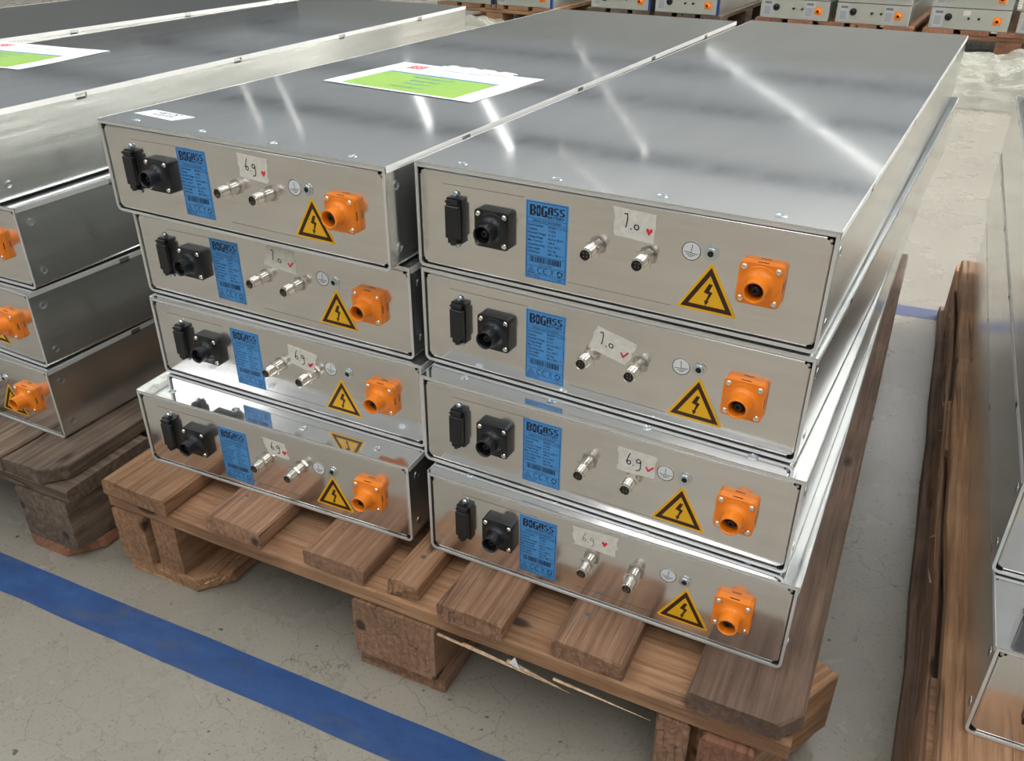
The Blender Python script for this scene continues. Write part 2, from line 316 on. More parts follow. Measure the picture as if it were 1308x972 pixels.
# screws
def screw_head(r, h, m, slots=True, n=14):
    mb = MB(); mb.lathe((0, 0, 0), [(r, 0), (r, -h*.5), (r*.75, -h), (r*.35, -h), (r*.3, -h*.5)], n, cap0=False)
    return mb.mesh('screw', m, recalc=True)
ME['screw'] = screw_head(.0026, .0018, 'nickel')
ME['zscrew'] = screw_head(.0028, .0022, 'zinc')
mb = MB(); mb.lathe((0, 0, 0), [(.0047, 0), (.0047, .0003), (.0040, .0004), (.0036, .00015), (.0027, .00035), (.0022, .0003), (.0012, .0001)], 18, ax='z', cap0=False)
ME['lid_screw'] = mb.mesh('lid_screw', 'zinc', recalc=True)
mb = MB(); mb.lathe((0, 0, 0), [(.0050, 0), (.0050, .0003), (.0042, .0004), (.0037, .0001), (.0027, .00035), (.0022, .0003), (.0012, .0001)], 18, ax='x', cap0=False)
ME['side_screw'] = mb.mesh('side_screw', 'zinc', recalc=True)
# power connectors
def rrect(hx, hz, r, k=4):
    P = []
    for cx, cz, a0 in ((hx-r, hz-r, 0), (-hx+r, hz-r, 90), (-hx+r, -hz+r, 180), (hx-r, -hz+r, 270)):
        for i in range(k+1):
            a = math.radians(a0+90*i/k); P.append((cx+r*math.cos(a), cz+r*math.sin(a)))
    return P
def power(mname):
    mb = MB(); mb.prism(rrect(.0174, .0174, .0035), 0, -.0075)
    ME[mname+'_flange'] = mb.mesh('flange', mname, .0005, recalc=True)
    mb = MB(); prof = [(.0158, -.0074)]
    for k in range(0, 7):
        a = math.pi/2*k/6; prof.append((.0090+.0062*(1-math.sin(a)), -.0078-.0060*(1-math.cos(a))))
    prof += [(.0090, -.0235), (.0088, -.0245), (.0078, -.0245), (.0072, -.0235)]
    mb.lathe((0, 0, 0), prof, 28, cap0=False, cap1=False); mb.lathe((0, 0, 0), [(.0072, -.0235), (.0068, -.012)], 28, cap0=False, cap1=True)
    ME[mname+'_tube'] = mb.mesh('tube', mname, recalc=True)
power('orange_plastic'); power('black_plastic')
mb = MB(); mb.lathe((0, 0, 0), [(.0066, -.0125), (.0066, -.0135), (.0036, -.0137), (.0036, -.0200), (.0026, -.0206), (.0014, -.0206), (.0012, -.0185)], 20, cap0=False)
ME['contact'] = mb.mesh('contact', 'socket_dark', recalc=True)
mb = MB().box(-.0042, .0042, -.0047, -.0036, -.0002, .0002)
ME['flange_slot_shade'] = mb.mesh('flange_slot_shade', 'cavity_shade')  # dark strip painted in for the shade of a flange slit
# M12 signal connector
mb = MB(); mb.lathe((0, 0, 0), [(.0078, 0), (.0078, -.0032)], 6, rot=.3); mb = MB(); mb.lathe((0, 0, 0), [(.0088, -.0062), (.0088, -.0088)], 6, rot=.35); ME['nut'] = mb.mesh('nut', 'nickel', .0003, recalc=True)
mb = MB(); prof = [(.0060, 0), (.0060, -.0060), (.0074, -.0062), (.0074, -.0082), (.0060, -.0084)]
for k in range(7): y = -.0090-k*.0012; prof += [(.0057, y), (.0050, y-.0006)]
prof += [(.0055, -.0176), (.0055, -.0198), (.0046, -.0202), (.0044, -.0160)]
mb.lathe((0, 0, 0), prof, 18, cap0=False, cap1=False); ME['sleeve'] = mb.mesh('sleeve', 'nickel', recalc=True)
mb = MB(); mb.lathe((0, 0, 0), [(.0044, -.0155), (.0044, -.0184)], 16); ME['insert'] = mb.mesh('insert', 'socket_dark', recalc=True)
mb = MB()
for k in range(4): a = math.pi/4+k*math.pi/2; mb.lathe((.0021*math.cos(a), 0, .0021*math.sin(a)), [(.0005, -.0183), (.0004, -.0194)], 6)
ME['pin'] = mb.mesh('pin', 'gold_pin')
# data socket with hinged cap
mb = MB(); mb.prism(rrect(.0082, .0210, .001, 2), 0, -.0045); ME['socket_base'] = mb.mesh('socket_base', 'black_plastic', .0004, recalc=True)
mb = MB(); mb.box(-.0074, .0074, -.0098, -.0050, -.0158, .0150); ME['socket_cap'] = mb.mesh('socket_cap', 'black_plastic', .0006, recalc=True)
mb = MB(); mb.box(-.0058, .0058, -.0088, -.0045, .0158, .0200); mb.box(-.0066, -.0050, -.0096, -.0045, .0178, .0196); ME['clip'] = mb.mesh('clip', 'black_plastic', 0, recalc=True)
mb = MB(); mb.box(-.0050, .0040, -.0090, -.0045, -.0205, -.0160); mb.box(-.0020, .0014, -.0096, -.0045, -.0222, -.0196)
ME['clip2'] = mb.mesh('clip', 'black_plastic', 0, recalc=True)
# rating label
ME['label'] = MB().box(0, .0408, 0, .0004, 0, .0722).mesh('label', 'label_blue')
pr = MB(); Y = -.00012
pr.ribbon([(.0012, .0012), (.0396, .0012), (.0396, .0710), (.0012, .0710), (.0012, .0012)], .0004, Y)
for z in (.0568, .0530, .0222, .0125, .0052): pr.ribbon([(.0012, z), (.0396, z)], .00035, Y)
BLK = {'B': ['####.', '##.##', '##.##', '####.', '##.##', '##.##', '####.'], 'I': ['###', '###', '#.#', '#.#', '#.#', '###', '###'], 'G': ['.####', '##...', '##...', '##.##', '##.##', '##.##', '.####'],
       'A': ['.####', '##.##', '##.##', '#####', '##.##', '##.##', '##.##'], 'S': ['.####', '##...', '##...', '.###.', '...##', '...##', '####.']}
def blk(ch, x, z, w_, h_):
    rows_ = BLK[ch]; cw, rh = w_/len(rows_[0]), h_/7
    for j, r_ in enumerate(rows_):
        for i, c in enumerate(r_):
            if c == '#': pr.flat([(x+i*cw, z+h_-(j+1)*rh), (x+(i+1)*cw, z+h_-(j+1)*rh), (x+(i+1)*cw, z+h_-j*rh), (x+i*cw, z+h_-j*rh)], Y)
for ch, x, w_ in (('B', .0038, .0062), ('I', .0105, .0038), ('G', .0148, .0060)): blk(ch, x, .0590, w_, .0098)
for ch, x in (('A', .0213), ('S', .0269), ('S', .0325)): blk(ch, x, .0616, .0051, .0070)
text_mb(pr, 'BATTERY', .0214, .0583, 1, Y, .03, fit=.0162, fith=.0023)
text_mb(pr, 'Lithium iron phosphate', .0204, .0540, .0030, Y, .01, .98, 'CENTER')
for k, (a, b_) in enumerate([('Serial Number', 'BIGBAT.1 5 7A.1'), ('Capacity', '7 kWh'), ('Nominal Voltage', '51.2 V'), ('Voltage Range', '46.4 to 58.4 V'), ('Max. Current', '100 A'), ('Operating temp.', '0 to +55°C'), ('Unit weight', '56.2 kg'), ('L/W/H/mm', '600 x 380 x 11')]):
    z = .0496-k*.00355; text_mb(pr, a, .0022, z, .0029, Y, .012, .9); text_mb(pr, b_, .0222, z, .0029, Y, .012, .9)
x = .0046
rr = random.Random(3)
while x < .036:
    wd = rr.choice((.0003, .0005, .0008, .0011)); pr.flat([(x, .0160), (x+wd, .0160), (x+wd, .0214), (x, .0214)], Y); x += wd+rr.choice((.0003, .0005, .0007))
text_mb(pr, '0100 1234 001', .0204, .0134, .0022, Y, 0, 1, 'CENTER')
pr.ribbon([(.0030, .0060), (.0062, .0115), (.0094, .0060), (.0030, .0060)], .0004, Y); pr.ribbon([(.0050, .0070), (.0064, .0090), (.0072, .0070)], .0004, Y)
def arc(cx, cz, r, a0, a1, k=10): return [(cx+r*math.cos(math.radians(a0+(a1-a0)*i/k)), cz+r*math.sin(math.radians(a0+(a1-a0)*i/k))) for i in range(k+1)]
pr.ribbon(arc(.0150, .0088, .0026, 60, 300), .0006, Y); pr.ribbon(arc(.0206, .0088, .0026, 60, 300), .0006, Y); pr.ribbon([(.0181, .0088), (.0200, .0088)], .0006, Y)
pr.ribbon([(.0252, .0062), (.0286, .0114)], .0004, Y); pr.ribbon([(.0286, .0062), (.0252, .0114)], .0004, Y); pr.ribbon([(.0258, .0105), (.0281, .0105)], .0005, Y)
for k in range(3): pr.ribbon(arc(.0345, .0087, .0024, 90+120*k, 180+120*k, 4), .0011, Y)
text_mb(pr, 'Made in EU by', .0022, .0024, .0024, Y, .01, .9); text_mb(pr, '7 . 6 . 2023', .0268, .0024, .0024, Y, .01, .9)
ME['print'] = pr.mesh('print', 'ink_blue')
# warning triangle, origin at its apex
def tri(s, dz=0):                                             # inset triangle
    ax, az, bx, bz, cx, cz = 0, 0, -.0248, -.0412, .0238, -.0416; gx, gz = (ax+bx+cx)/3, (az+bz+cz)/3
    return [(gx+(x-gx)*s, gz+(z-gz)*s) for x, z in ((ax, az), (bx, bz), (cx, cz))]
def rtri(s, r):
    P = tri(s); out = []
    for i in range(3):
        p = Vector(P[i]); a = (Vector(P[i-1])-p).normalized(); b_ = (Vector(P[(i+1) % 3])-p).normalized()
        out += [tuple(p+a*r), tuple(p+(a+b_)*r*.35), tuple(p+b_*r)]
    return out[::-1]
ME['sign'] = MB().prism(rtri(1.06, .0022), -.0004, 0).mesh('sign', 'sign_yellow', recalc=True)
mb = MB(); A, B = tri(.90), tri(.64)
for i in range(3): mb.flat([A[i], B[i], B[(i+1) % 3], A[(i+1) % 3]], -.00052)
bx, bz = -.0008, -.0262
bolt = [(.0004, .0095), (.0034, .0090), (.0012, .0030), (.0040, .0022), (.0006, -.0060), (.0019, -.0058), (-.0008, -.0102), (-.0022, -.0052), (-.0008, -.0056), (.0008, .0002), (-.0034, .0014)]
mb.flat([(bx+x, bz+z) for x, z in bolt], -.00052)
ME['sign_mark'] = mb.mesh('sign_mark', 'sign_brown')
ME['ln1'] = MB().ribbon([(.02, .0842), (.105, .0848)], .0004, FY-.0001).mesh('scribe_line', 'ink_scribe'); ME['ln2'] = MB().ribbon([(.150, .0148), (.245, .0142)], .0004, FY-.0001).mesh('scribe_line', 'ink_scribe')
# earth sticker + nut
mb = MB(); mb.lathe((0, 0, 0), [(.0080, 0), (.0080, -.0003)], 28); ME['earth'] = mb.mesh('earth', 'sticker_white', recalc=True)
mb = MB(); mb.ribbon(arc(0, 0, .0077, 0, 360, 28), .0006, -.00042)
for z, h in ((-.0016, .0056), (-.0032, .0036), (-.0046, .0017)): mb.ribbon([(-h, z), (h, z)], .00055, -.00042)
mb.ribbon([(0, -.0016), (0, .0052)], .00055, -.00042); ME['earth_mark'] = mb.mesh('earth_mark', 'ink_black')
mb = MB(); mb.lathe((0, 0, 0), [(.0062, 0), (.0062, -.0008), (.0045, -.0010), (.0042, -.0022), (.0026, -.0024), (.0020, -.0006)], 20, cap0=False); ME['earth_nut'] = mb.mesh('earth_nut', 'zinc', recalc=True)
ME['bore_shade'] = MB().lathe((0, 0, 0), [(.0019, -.0007), (.0018, -.00245)], 12, cap0=False).mesh('bore_shade', 'cavity_shade', recalc=True)  # dark plug painted in for the shade inside the nut
# handwriting in unit-ish mm coordinates
GL = {'6': [[(2.2, 8.5), (1.2, 5.6), (.5, 3), (.9, 1.4), (2, 1), (2.9, 1.9), (2.6, 3.4), (1.4, 3.5), (.7, 2.4)]],
      '9': [[(2.6, 5.6), (1.2, 6.2), (.2, 4.9), (.8, 3.6), (2.2, 3.8), (2.8, 5.2), (2.9, 3), (2.9, .4), (2.1, -1.2), (.4, -1.6)]],
      '7': [[(.2, 8), (1.8, 8.4), (2.1, 6.5), (1.9, 3.6), (1.5, 1.2)]], '0': [arc(1.5, 2.8, 1.25, 100, 440, 12)], '.': [[(0, 1.2), (.4, 1.0)]]}
def handwriting(txt, cx, cz, sc, slant, y, wd):
    mb = MB(); x = 0
    for ch in txt:
        for st in GL[ch]:
            mb.ribbon([(cx+((x+px)*math.cos(slant)-pz*math.sin(slant)*.2)*sc, cz+(pz+(x+px)*math.sin(slant))*sc) for px, pz in st], wd, y)
        x += 4.2 if ch != '.' else 1.6
    return mb
def note(parent, q, txt, mark, ink, slant, seed):
    """q: quad TL, TR, BR, BL in mm on the panel"""
    rd = random.Random(seed); y0 = FY-.0003; P = [Vector(p)*.001 for p in q]; out = []
    def edge(a, b_, k, amp):
        d = (b_-a); nn = Vector((-d.y, d.x)).normalized()
        return [a+d*i/k+nn*rd.uniform(-amp, amp)*(0 if i == 0 else 1) for i in range(k)]
    TL, TR, BR, BL = P
    out = edge(BL, BR, 3, .0003)+edge(BR, TR, 7, .0011)+edge(TR, TL, 3, .0003)+edge(TL, BL, 7, .0011)
    nt_ = part('tape_note', MB().prism([tuple(p) for p in out], y0-.0001, y0+.0002).mesh('tape_note', 'masking_tape', recalc=True), parent, label='torn strip of masking tape with the handwritten number %s' % txt)
    def at(u, v): p = BL*(1-u)*(1-v)+BR*u*(1-v)+TR*u*v+TL*(1-u)*v; return p
    wv = (TR-TL).length; sc = (TL-BL).length/15.5
    p = at(.22 if wv < .042 else .2, .30)
    part('handwriting', handwriting(txt, p.x, p.y, sc*1.02, slant, y0-.0002, .00105 if ink == 'ink_black' else .0007).mesh('handwriting', ink), nt_)
    mb = MB(); p = at(.86 if wv < .042 else .72, .38 if wv < .042 else .5)
    if mark == 'heart':
        h = [(0, -2.4), (2.1, .4), (1.9, 1.9), (1., 2.1), (.1, .9), (-.8, 2.2), (-1.7, 1.8), (-1.9, .4)]
        mb.flat([(p.x+a*.0014, p.y+b_*.0014) for a, b_ in h], y0-.0002)
    else:
        mb.ribbon([(p.x-.0032, p.y+.0016), (p.x-.0012, p.y-.0022), (p.x+.0034, p.y+.0030)], .0017, y0-.0002)
        if mark == 'cross': mb.ribbon([(p.x-.0026, p.y-.0012), (p.x+.0018, p.y+.0018), (p.x+.001, p.y-.0008)], .0017, y0-.0002)
    part('ink_mark', mb.mesh('ink_mark', 'red_marker'), nt_, label='red ink mark beside the number')
def connector(parent, kind, x, z):
    nm = kind+'_plastic'; o = part('power_connector', ME[nm+'_flange'], parent, (x, FY, z), label=kind+' plastic power connector with round socket')
    part('socket_tube', ME[nm+'_tube'], o); part('contact', ME['contact'], o)
    if kind == 'orange': part('flange_slot_shade', ME['flange_slot_shade'], o, (0, 0, .0174)); part('flange_slot_shade', ME['flange_slot_shade'], o, (.0174, 0, 0)).rotation_euler = (0, math.pi/2, 0)
    for a in (-.0132, .0132):
        for c in (-.0132, .0132): part('screw', ME['screw'], o, (a, -.0075, c))
GM = 'aluminium battery modules stacked on pallets'
def module(x, y, k, yaw, label, lab=(.1150, .0112), earth=(266, 65), nut=(282, 66), tr=(284, 56.9), q=None, txt='', mark='heart', ink='ink_black', slant=-.12, seed=1, tilt=0., detail=3, group=None, z=None):
    t = thing('battery_module', label, 'battery', (x, y, DECK+k*(H+GAP) if z is None else z), yaw, group)
    part('shell', ME['shell'], t); part('rim', ME['rim'], t); lid = part('lid', LID, t); part('front_lip', ME['front_lip'], lid); part('side_lip', ME['side_lip_l'], lid); part('side_lip', ME['side_lip_r'], lid)
    part('shade_plate', ME['shade_plate'], t); part('back_panel', ME['back'], t); part('front_panel', ME['panel'], t)
    for c in cuts: part('slot', ME['slot'], t, (W+.0001, c, H-.0066)); part('slot', ME['slot'], t, (-.0006, c, H-.0066))
    for sx in (.042, .137, .232, .328): part('lid_screw', ME['lid_screw'], lid, (sx, .0148, H))
    for z_ in (.020, .080):
        part('side_screw', ME['side_screw'], t, (W, .016, z_)); 
        o = part('side_screw', ME['side_screw'], t, (0, .016, z_)); o.rotation_euler = (0, 0, math.pi)
    for x_ in (.0062, W-.0062):
        for z_ in (.0074, H-.0094): part('corner_tab', ME['corner_tab'], t, (x_, .0045, z_))
    s = part('data_socket', ME['socket_base'], t, (.0435, FY, .0525)); part('socket_cap', ME['socket_cap'], s); part('clip', ME['clip'], s); part('clip', ME['clip2'], s)
    part('screw', ME['zscrew'], s, (0, -.001, .0245)); part('screw', ME['zscrew'], s, (0, -.001, -.0243))
    connector(t, 'black', .0840, .0520); connector(t, 'orange', .3242, .0504)
    for nm_, zx in (('ln1', .0), ('ln2', .0)): part('scribe_line', ME[nm_], t, (seed*.004 % .03, 0, 0))
    for cx in (.1815, .2275):
        n_ = part('signal_connector', ME['sleeve'], t, (cx, FY, .0515)); part('nut', ME['nut'], n_); part('insert', ME['insert'], n_); part('pin', ME['pin'], n_, kind='stuff')
    l = part('rating_label', ME['label'], t, (lab[0], FY-.0004, lab[1])); l.rotation_euler = (0, tilt, 0); part('print', ME['print'], l)
    e = part('earth_sticker', ME['earth'], t, (earth[0]*.001, FY, earth[1]*.001)); part('earth_mark', ME['earth_mark'], e); e.rotation_euler = (0, (seed % 3-1)*.12, 0)
    en = part('earth_nut', ME['earth_nut'], t, (nut[0]*.001, FY, nut[1]*.001)); part('bore_shade', ME['bore_shade'], en)
    w_ = part('warning_sign', ME['sign'], t, (tr[0]*.001, FY, tr[1]*.001), label='yellow warning triangle with a brown lightning arrow'); part('lightning_arrow', ME['sign_mark'], w_)
    if q: note(t, q, txt, mark, ink, slant, seed)
    return t
module(0, 0, 3, 0, 'aluminium battery module topmost of the right centre stack, bare lid, note 7.0 with heart', q=[(196.3, 90.4), (233.8, 88.8), (233.8, 64.6), (198.6, 65.9)], txt='7.0', earth=(265.5, 64.8), nut=(281.8, 66), tr=(283.8, 56.9), seed=2)
module(.002, -.0005, 2, -.0068, 'aluminium battery module second from top of the right centre stack, note 7.0 slanting', lab=(.1153, .0108), earth=(267, 63.4), nut=(282.8, 65), tr=(284.2, 56), q=[(187.4, 82.5), (225.5, 73.2), (216.5, 50.5), (178.8, 59.5)], txt='7.0', mark='check', slant=-.22, seed=3)
module(.0149, -.0289, 1, .0199, 'aluminium battery module third from top of the right centre stack, note 6.9 ticked red', lab=(.1142, .0120), earth=(257.5, 68), nut=(275.6, 68), tr=(274.5, 57.5), q=[(211.5, 82), (248.5, 81.6), (247, 58), (212, 57)], txt='6.9', mark='check', slant=-.02, seed=4)
module(.0293, -.0462, 0, .0418, 'aluminium battery module lowest of the right centre stack, wide note 6.9 in faint ink', lab=(.1056, .0110), earth=(260.4, 66.3), nut=(276.7, 65.5), tr=(279.6, 56.5), q=[(163, 88.5), (209.4, 90.7), (207.7, 67.1), (165, 67.9)], txt='6.9', ink='ink_pale', slant=-.1, seed=5)
L1 = module(-.387, -.0332, 3, .0095, 'aluminium battery module topmost of the left centre stack, under the green-printed sheet', lab=(.1100, .0125), earth=(265.6, 65.2), nut=(281.7, 65.9), tr=(285.2, 57.5), q=[(195.4, 89.7), (234.5, 88.1), (231.7, 63.7), (196.5, 66)], txt='6.9', seed=6)
module(-.3806, -.0203, 2, .0294, 'aluminium battery module second from top of the left centre stack, note 7.0 ticked red', lab=(.1115, .0132), earth=(265, 67.4), nut=(280.1, 66.2), tr=(281.1, 57.4), q=[(194.5, 91), (230, 90.1), (230.2, 64.5), (187.2, 68.2)], txt='7.0', mark='check', slant=-.2, seed=7)
module(-.3696, -.0315, 1, .0483, 'aluminium battery module third from top of the left centre stack, note 6.9 crossed red', lab=(.1185, .0140), earth=(257.3, 66.9), nut=(280.5, 66.8), tr=(270, 56), q=[(201.6, 84.2), (241, 79.3), (231.2, 54.4), (202.3, 61.3)], txt='6.9', mark='cross', seed=8)
module(-.3665, -.0792, 0, .0782, 'aluminium battery module lowest of the left centre stack, standing forward of those above', lab=(.1175, .0085), earth=(257.3, 62.7), nut=(276.2, 64.2), tr=(274.7, 56), q=[(182.4, 83.5), (213.5, 82), (216.6, 61.9), (188.6, 63.3)], txt='6.9', seed=9, slant=0)
# sticker on the corner of the top left lid
def lidpt(x, y, z=0): return (x*.001, y*.001, H+z)
mb = MB(); P = [(14, 36), (77, 30.5), (87, 54), (22, 58.5)]
mb.add([lidpt(*p, .0002) for p in P]+[lidpt(*p, .0004) for p in P], [(4, 5, 6, 7), (0, 1, 5, 4), (1, 2, 6, 5), (2, 3, 7, 6), (3, 0, 4, 7)])
stk = part('sticker', mb.mesh('sticker', 'paper'), L1, label='white handwritten sticker on the lid corner')
mb = MB(); rd = random.Random(5)
def lid_ribbon(mb, pts, wd, z):
    for i in range(len(pts)-1):
        a, b_ = Vector(pts[i]), Vector(pts[i+1]); d = b_-a
        if d.length < 1e-6: continue
        d.normalize(); nn = Vector((-d.y, d.x))*wd/2; q = [a-nn, b_-nn, b_+nn, a+nn]; mb.add([lidpt(p.x, p.y, z) for p in q], [(0, 1, 2, 3)])
for row, (x0, y0, n_) in enumerate(((36, 49.5, 10), (38, 41, 7))):
    for k in range(n_):
        x = x0+k*(3.6 if row == 0 else 4.6); lid_ribbon(mb, [(x+rd.uniform(-1, 2), y0+rd.uniform(-1.5, 4)) for _ in range(4)], 1.3, .0006)
part('handwriting', mb.mesh('handwriting', 'ink_black'), stk)
# printed sheets
def sheet(loc, rz, label, seed):
    w_, d_ = .232, .165
    t = thing('paper_sheet', label, 'paper', loc, rz, None)
    rd = random.Random(seed); mb = MB(); nx, ny = 24, 16; vs = []
    def zz(x, y): return .0006+.0005*math.sin(x*40+seed)*math.sin(y*31)*(1 if y < .04 or x > .19 else .3)
    for s_ in (0, 1):
        for j in range(ny+1):
            for i in range(nx+1):
                x, y = w_*i/nx, d_*j/ny; vs.append((x, y, zz(x, y)+s_*.0002))
    F = []; o2 = (nx+1)*(ny+1)
    for j in range(ny):
        for i in range(nx):
            a = j*(nx+1)+i; F.append((o2+a, o2+a+1, o2+a+nx+2, o2+a+nx+1)); F.append((a, a+nx+1, a+nx+2, a+1))
    part('sheet', mb.add(vs, F, True).mesh('sheet', 'paper'), t)
    def pl(name, x0, x1, y0, y1, m, dz=.0004, lb=None, k=16):
        mb = MB(); vs = []; F = []
        for j in range(k+1):
            for i in range(k+1): x, y = x0+(x1-x0)*i/k, y0+(y1-y0)*j/k; vs.append((x, y, zz(x, y)+dz))
        for j in range(k):
            for i in range(k): a = j*(k+1)+i; F.append((a, a+1, a+k+2, a+k+1))
        return part(name, mb.add(vs, F, True).mesh(name, m), t, label=lb)
    pl('printed_panel', .026, .203, .006, .098, 'paper_green', lb='green printed field')
    pl('printed_band', .026, .203, .0985, .104, 'paper_blue', lb='blue printed line')
    pl('printed_emblem', .030, .056, .130, .152, 'paper_red', lb='red square emblem')
    mb = MB()
    def tx(s, x, y, size, al='LEFT', dz=.0007):
        m2 = MB(); text_mb(m2, s, x, y, size, 0, .01, 1, al); mb.add([(v[0], v[2], zz(v[0], v[2])+dz) for v in m2.v], m2.f)
    tx('Transport / Return', .085, .138, .009); tx('Battery systems and components', .075, .118, .006); tx('Module approved', .115, .080, .009, 'CENTER'); tx('Quality check', .115, .062, .0085, 'CENTER'); tx('Test passed', .115, .044, .0085, 'CENTER'); tx('Date and signature', .115, .024, .007, 'CENTER'); tx('No.', .034, .080, .006)
    part('print', mb.mesh('print', 'paper_blue'), t)
    mb = MB(); 
    for a in (.0325, .0415, .0495):
        for c in (.1325, .1405, .1475): mb.box(a, a+.0035, c, c+.003, .0016, .0018)
    part('emblem_mark', mb.mesh('emblem_mark', 'paper'), t)
    return t
ZT = DECK+4*(H+GAP)-GAP
sheet((-.387+.0730, -.0332+.282, ZT), -.07, 'white sheet with a green field lying on the centre pallet\'s top left module', 1)
# crumpled clear tape behind the sheet
mb = MB(); nx, ny = 26, 5; vs = []
for j in range(ny+1):
    for i in range(nx+1):
        x, y = .115*i/nx, .024*j/ny; vs.append((x, y+.003*math.sin(i*.9), .0006+.004*abs(noise.noise((i*.6, j*.7, 2.)))*(1 if 0 < j < ny else .3)))
mb.add(vs, [(j*(nx+1)+i, j*(nx+1)+i+1, (j+1)*(nx+1)+i+1, (j+1)*(nx+1)+i) for j in range(ny) for i in range(nx)], True)
thing('clear_tape', 'crumpled translucent tape strip behind the sheet on the centre pallet', 'tape', (-.387+.155, -.0332+.430, ZT+.0003), -.08, None, mb.mesh('clear_tape', 'clear_tape'))
# left pallet stacks
for k, (x, y, yw) in enumerate([(-.500, -.1037, .04), (-.5015, -.0982, .004), (-.497, -.087, .045), (-.515, -.0892, .064)]):
    xx, yy = x-W*math.cos(yw), y-W*math.sin(yw)
    lb = ['aluminium battery module lowest on the left pallet, orange connector and warning sign showing', 'aluminium battery module second from bottom on the left pallet beside the centre stack', 'aluminium battery module third from bottom on the left pallet, side facing the centre stack', 'aluminium battery module on top of the left pallet, side glaring white, sheet on its lid'][k]
    module(xx, yy, k, yw, lb, q=[(196.3, 90.4), (233.8, 88.8), (233.8, 64.6), (198.6, 65.9)], txt='7.0', seed=11+k)
for k in range(4):
    lb = 'aluminium battery module hidden under the topmost one of the far left column' if k < 3 else 'aluminium battery module topmost in the far left column, only its bare lid in view'
    module(-1.365+.002*k, -.02-.004*k, k, .02, lb, q=[(196.3, 90.4), (233.8, 88.8), (233.8, 64.6), (198.6, 65.9)], txt='6.9', seed=15+k, group='lower modules of the far left column' if k < 3 else None)
sheet((-.945, .072, ZT), .12, 'white sheet with a green field at the left picture edge on the left pallet', 2)
# right pallet stack
for k, (x, y, yw) in enumerate([(.557, -.0205, .0635), (.5465, .0725, .0628), (.5446, .0635, .0610), (.552, .05, .0610)]):
    lb = ['aluminium battery module at the bottom of the right pallet, jutting forward with its dark socket', 'aluminium battery module second from bottom on the right pallet, front corner set back', 'aluminium battery module third from bottom on the right pallet, at the right picture edge', 'aluminium battery module on top of the right pallet, beyond the right picture edge'][k]
    module(x, y, k, yw, lb, q=[(196.3, 90.4), (233.8, 88.8), (233.8, 64.6), (198.6, 65.9)], txt='7.0', seed=19+k)
# ------------------------------------------------------------------ pallets
def plank(x0, x1, y0, y1, z0, z1, seed, m, rag=.0015, along='y', chew=0., clip=0., bv=.0016):
    """irregular board about its own centre; returns mesh and centre"""
    rd = random.Random(seed); cx, cy, cz = (x0+x1)/2, (y0+y1)/2, (z0+z1)/2; hx, hy, hz = (x1-x0)/2, (y1-y0)/2, (z1-z0)/2
    n_ = 10; mb = MB(); secs = []
    Lh = hy if along == 'y' else hx; Wh = hx if along == 'y' else hy
    for i in range(n_+1):
        t = -Lh+2*Lh*i/n_
        a = Wh-rd.uniform(0, rag); b_ = Wh-rd.uniform(0, rag); zt = hz-rd.uniform(0, .0007); c = .0018+rd.uniform(0, .001)
        if clip and i == 0: b_ -= clip
        secs.append([(t, u, v) for u, v in ((-a, -hz+c), (-a+c, -hz), (b_-c, -hz), (b_, -hz+c), (b_, zt-c), (b_-c, zt), (b_*.33, zt), (-a*.33, zt), (-a+c, zt), (-a, zt-c))])
    if clip:
        s1 = [(t+2*Lh/n_*0-0, u, v) for t, u, v in secs[0]]
    k = 10; vs = []
    for i, s_ in enumerate(secs):
        for j, (t, u, v) in enumerate(s_):
            if chew and i == 0: t += rd.uniform(0, chew)*(1 if j > 4 else .6)
            if clip and i == 1: t = -Lh+clip*1.2
            vs.append((u, t, v) if along == 'y' else (t, -u, v))
    F = [(i*k+j, i*k+(j+1) % k, (i+1)*k+(j+1) % k, (i+1)*k+j) for i in range(n_) for j in range(k)]+[tuple(range(k))[::-1], tuple(range(n_*k, n_*k+k))]
    me = mb.add(vs, F).mesh('board', m, recalc=True)
    if along == 'x':                                           # grain runs along local y: turn the mesh
        me.transform(Matrix.Rotation(-math.pi/2, 4, 'Z'))
    return me, (cx, cy, cz)
def put(name, t, seed, m, *a, label=None, **k):
    me, c = plank(*a, seed, m, **k); o = part(name, me, t, c, label=label)
    if k.get('along') == 'x': o.rotation_euler = (0, 0, math.pi/2)
    return o
nail = MB().lathe((0, 0, 0), [(.0030, 0), (.0030, .0006), (.0015, .0009)], 8, ax='z').mesh('nail', 'nail_steel', recalc=True)
def splinter(t, p, d, L_, m='wood_pale', wd=.002):
    d = Vector(d).normalized(); s_ = d.cross(Vector((0, 0, 1))).normalized()*wd; u_ = s_.cross(d).normalized()*wd*.6; p = Vector(p); e = p+d*L_
    mb = MB().add([p-s_, p+u_, p+s_, p-u_, e-s_*.15, e+u_*.15, e+s_*.15, e-u_*.15], [(0, 1, 2, 3), (7, 6, 5, 4), (0, 4, 5, 1), (1, 5, 6, 2), (2, 6, 7, 3), (3, 7, 4, 0)])
    part('splinter', mb.mesh('splinter', m, recalc=True), t)
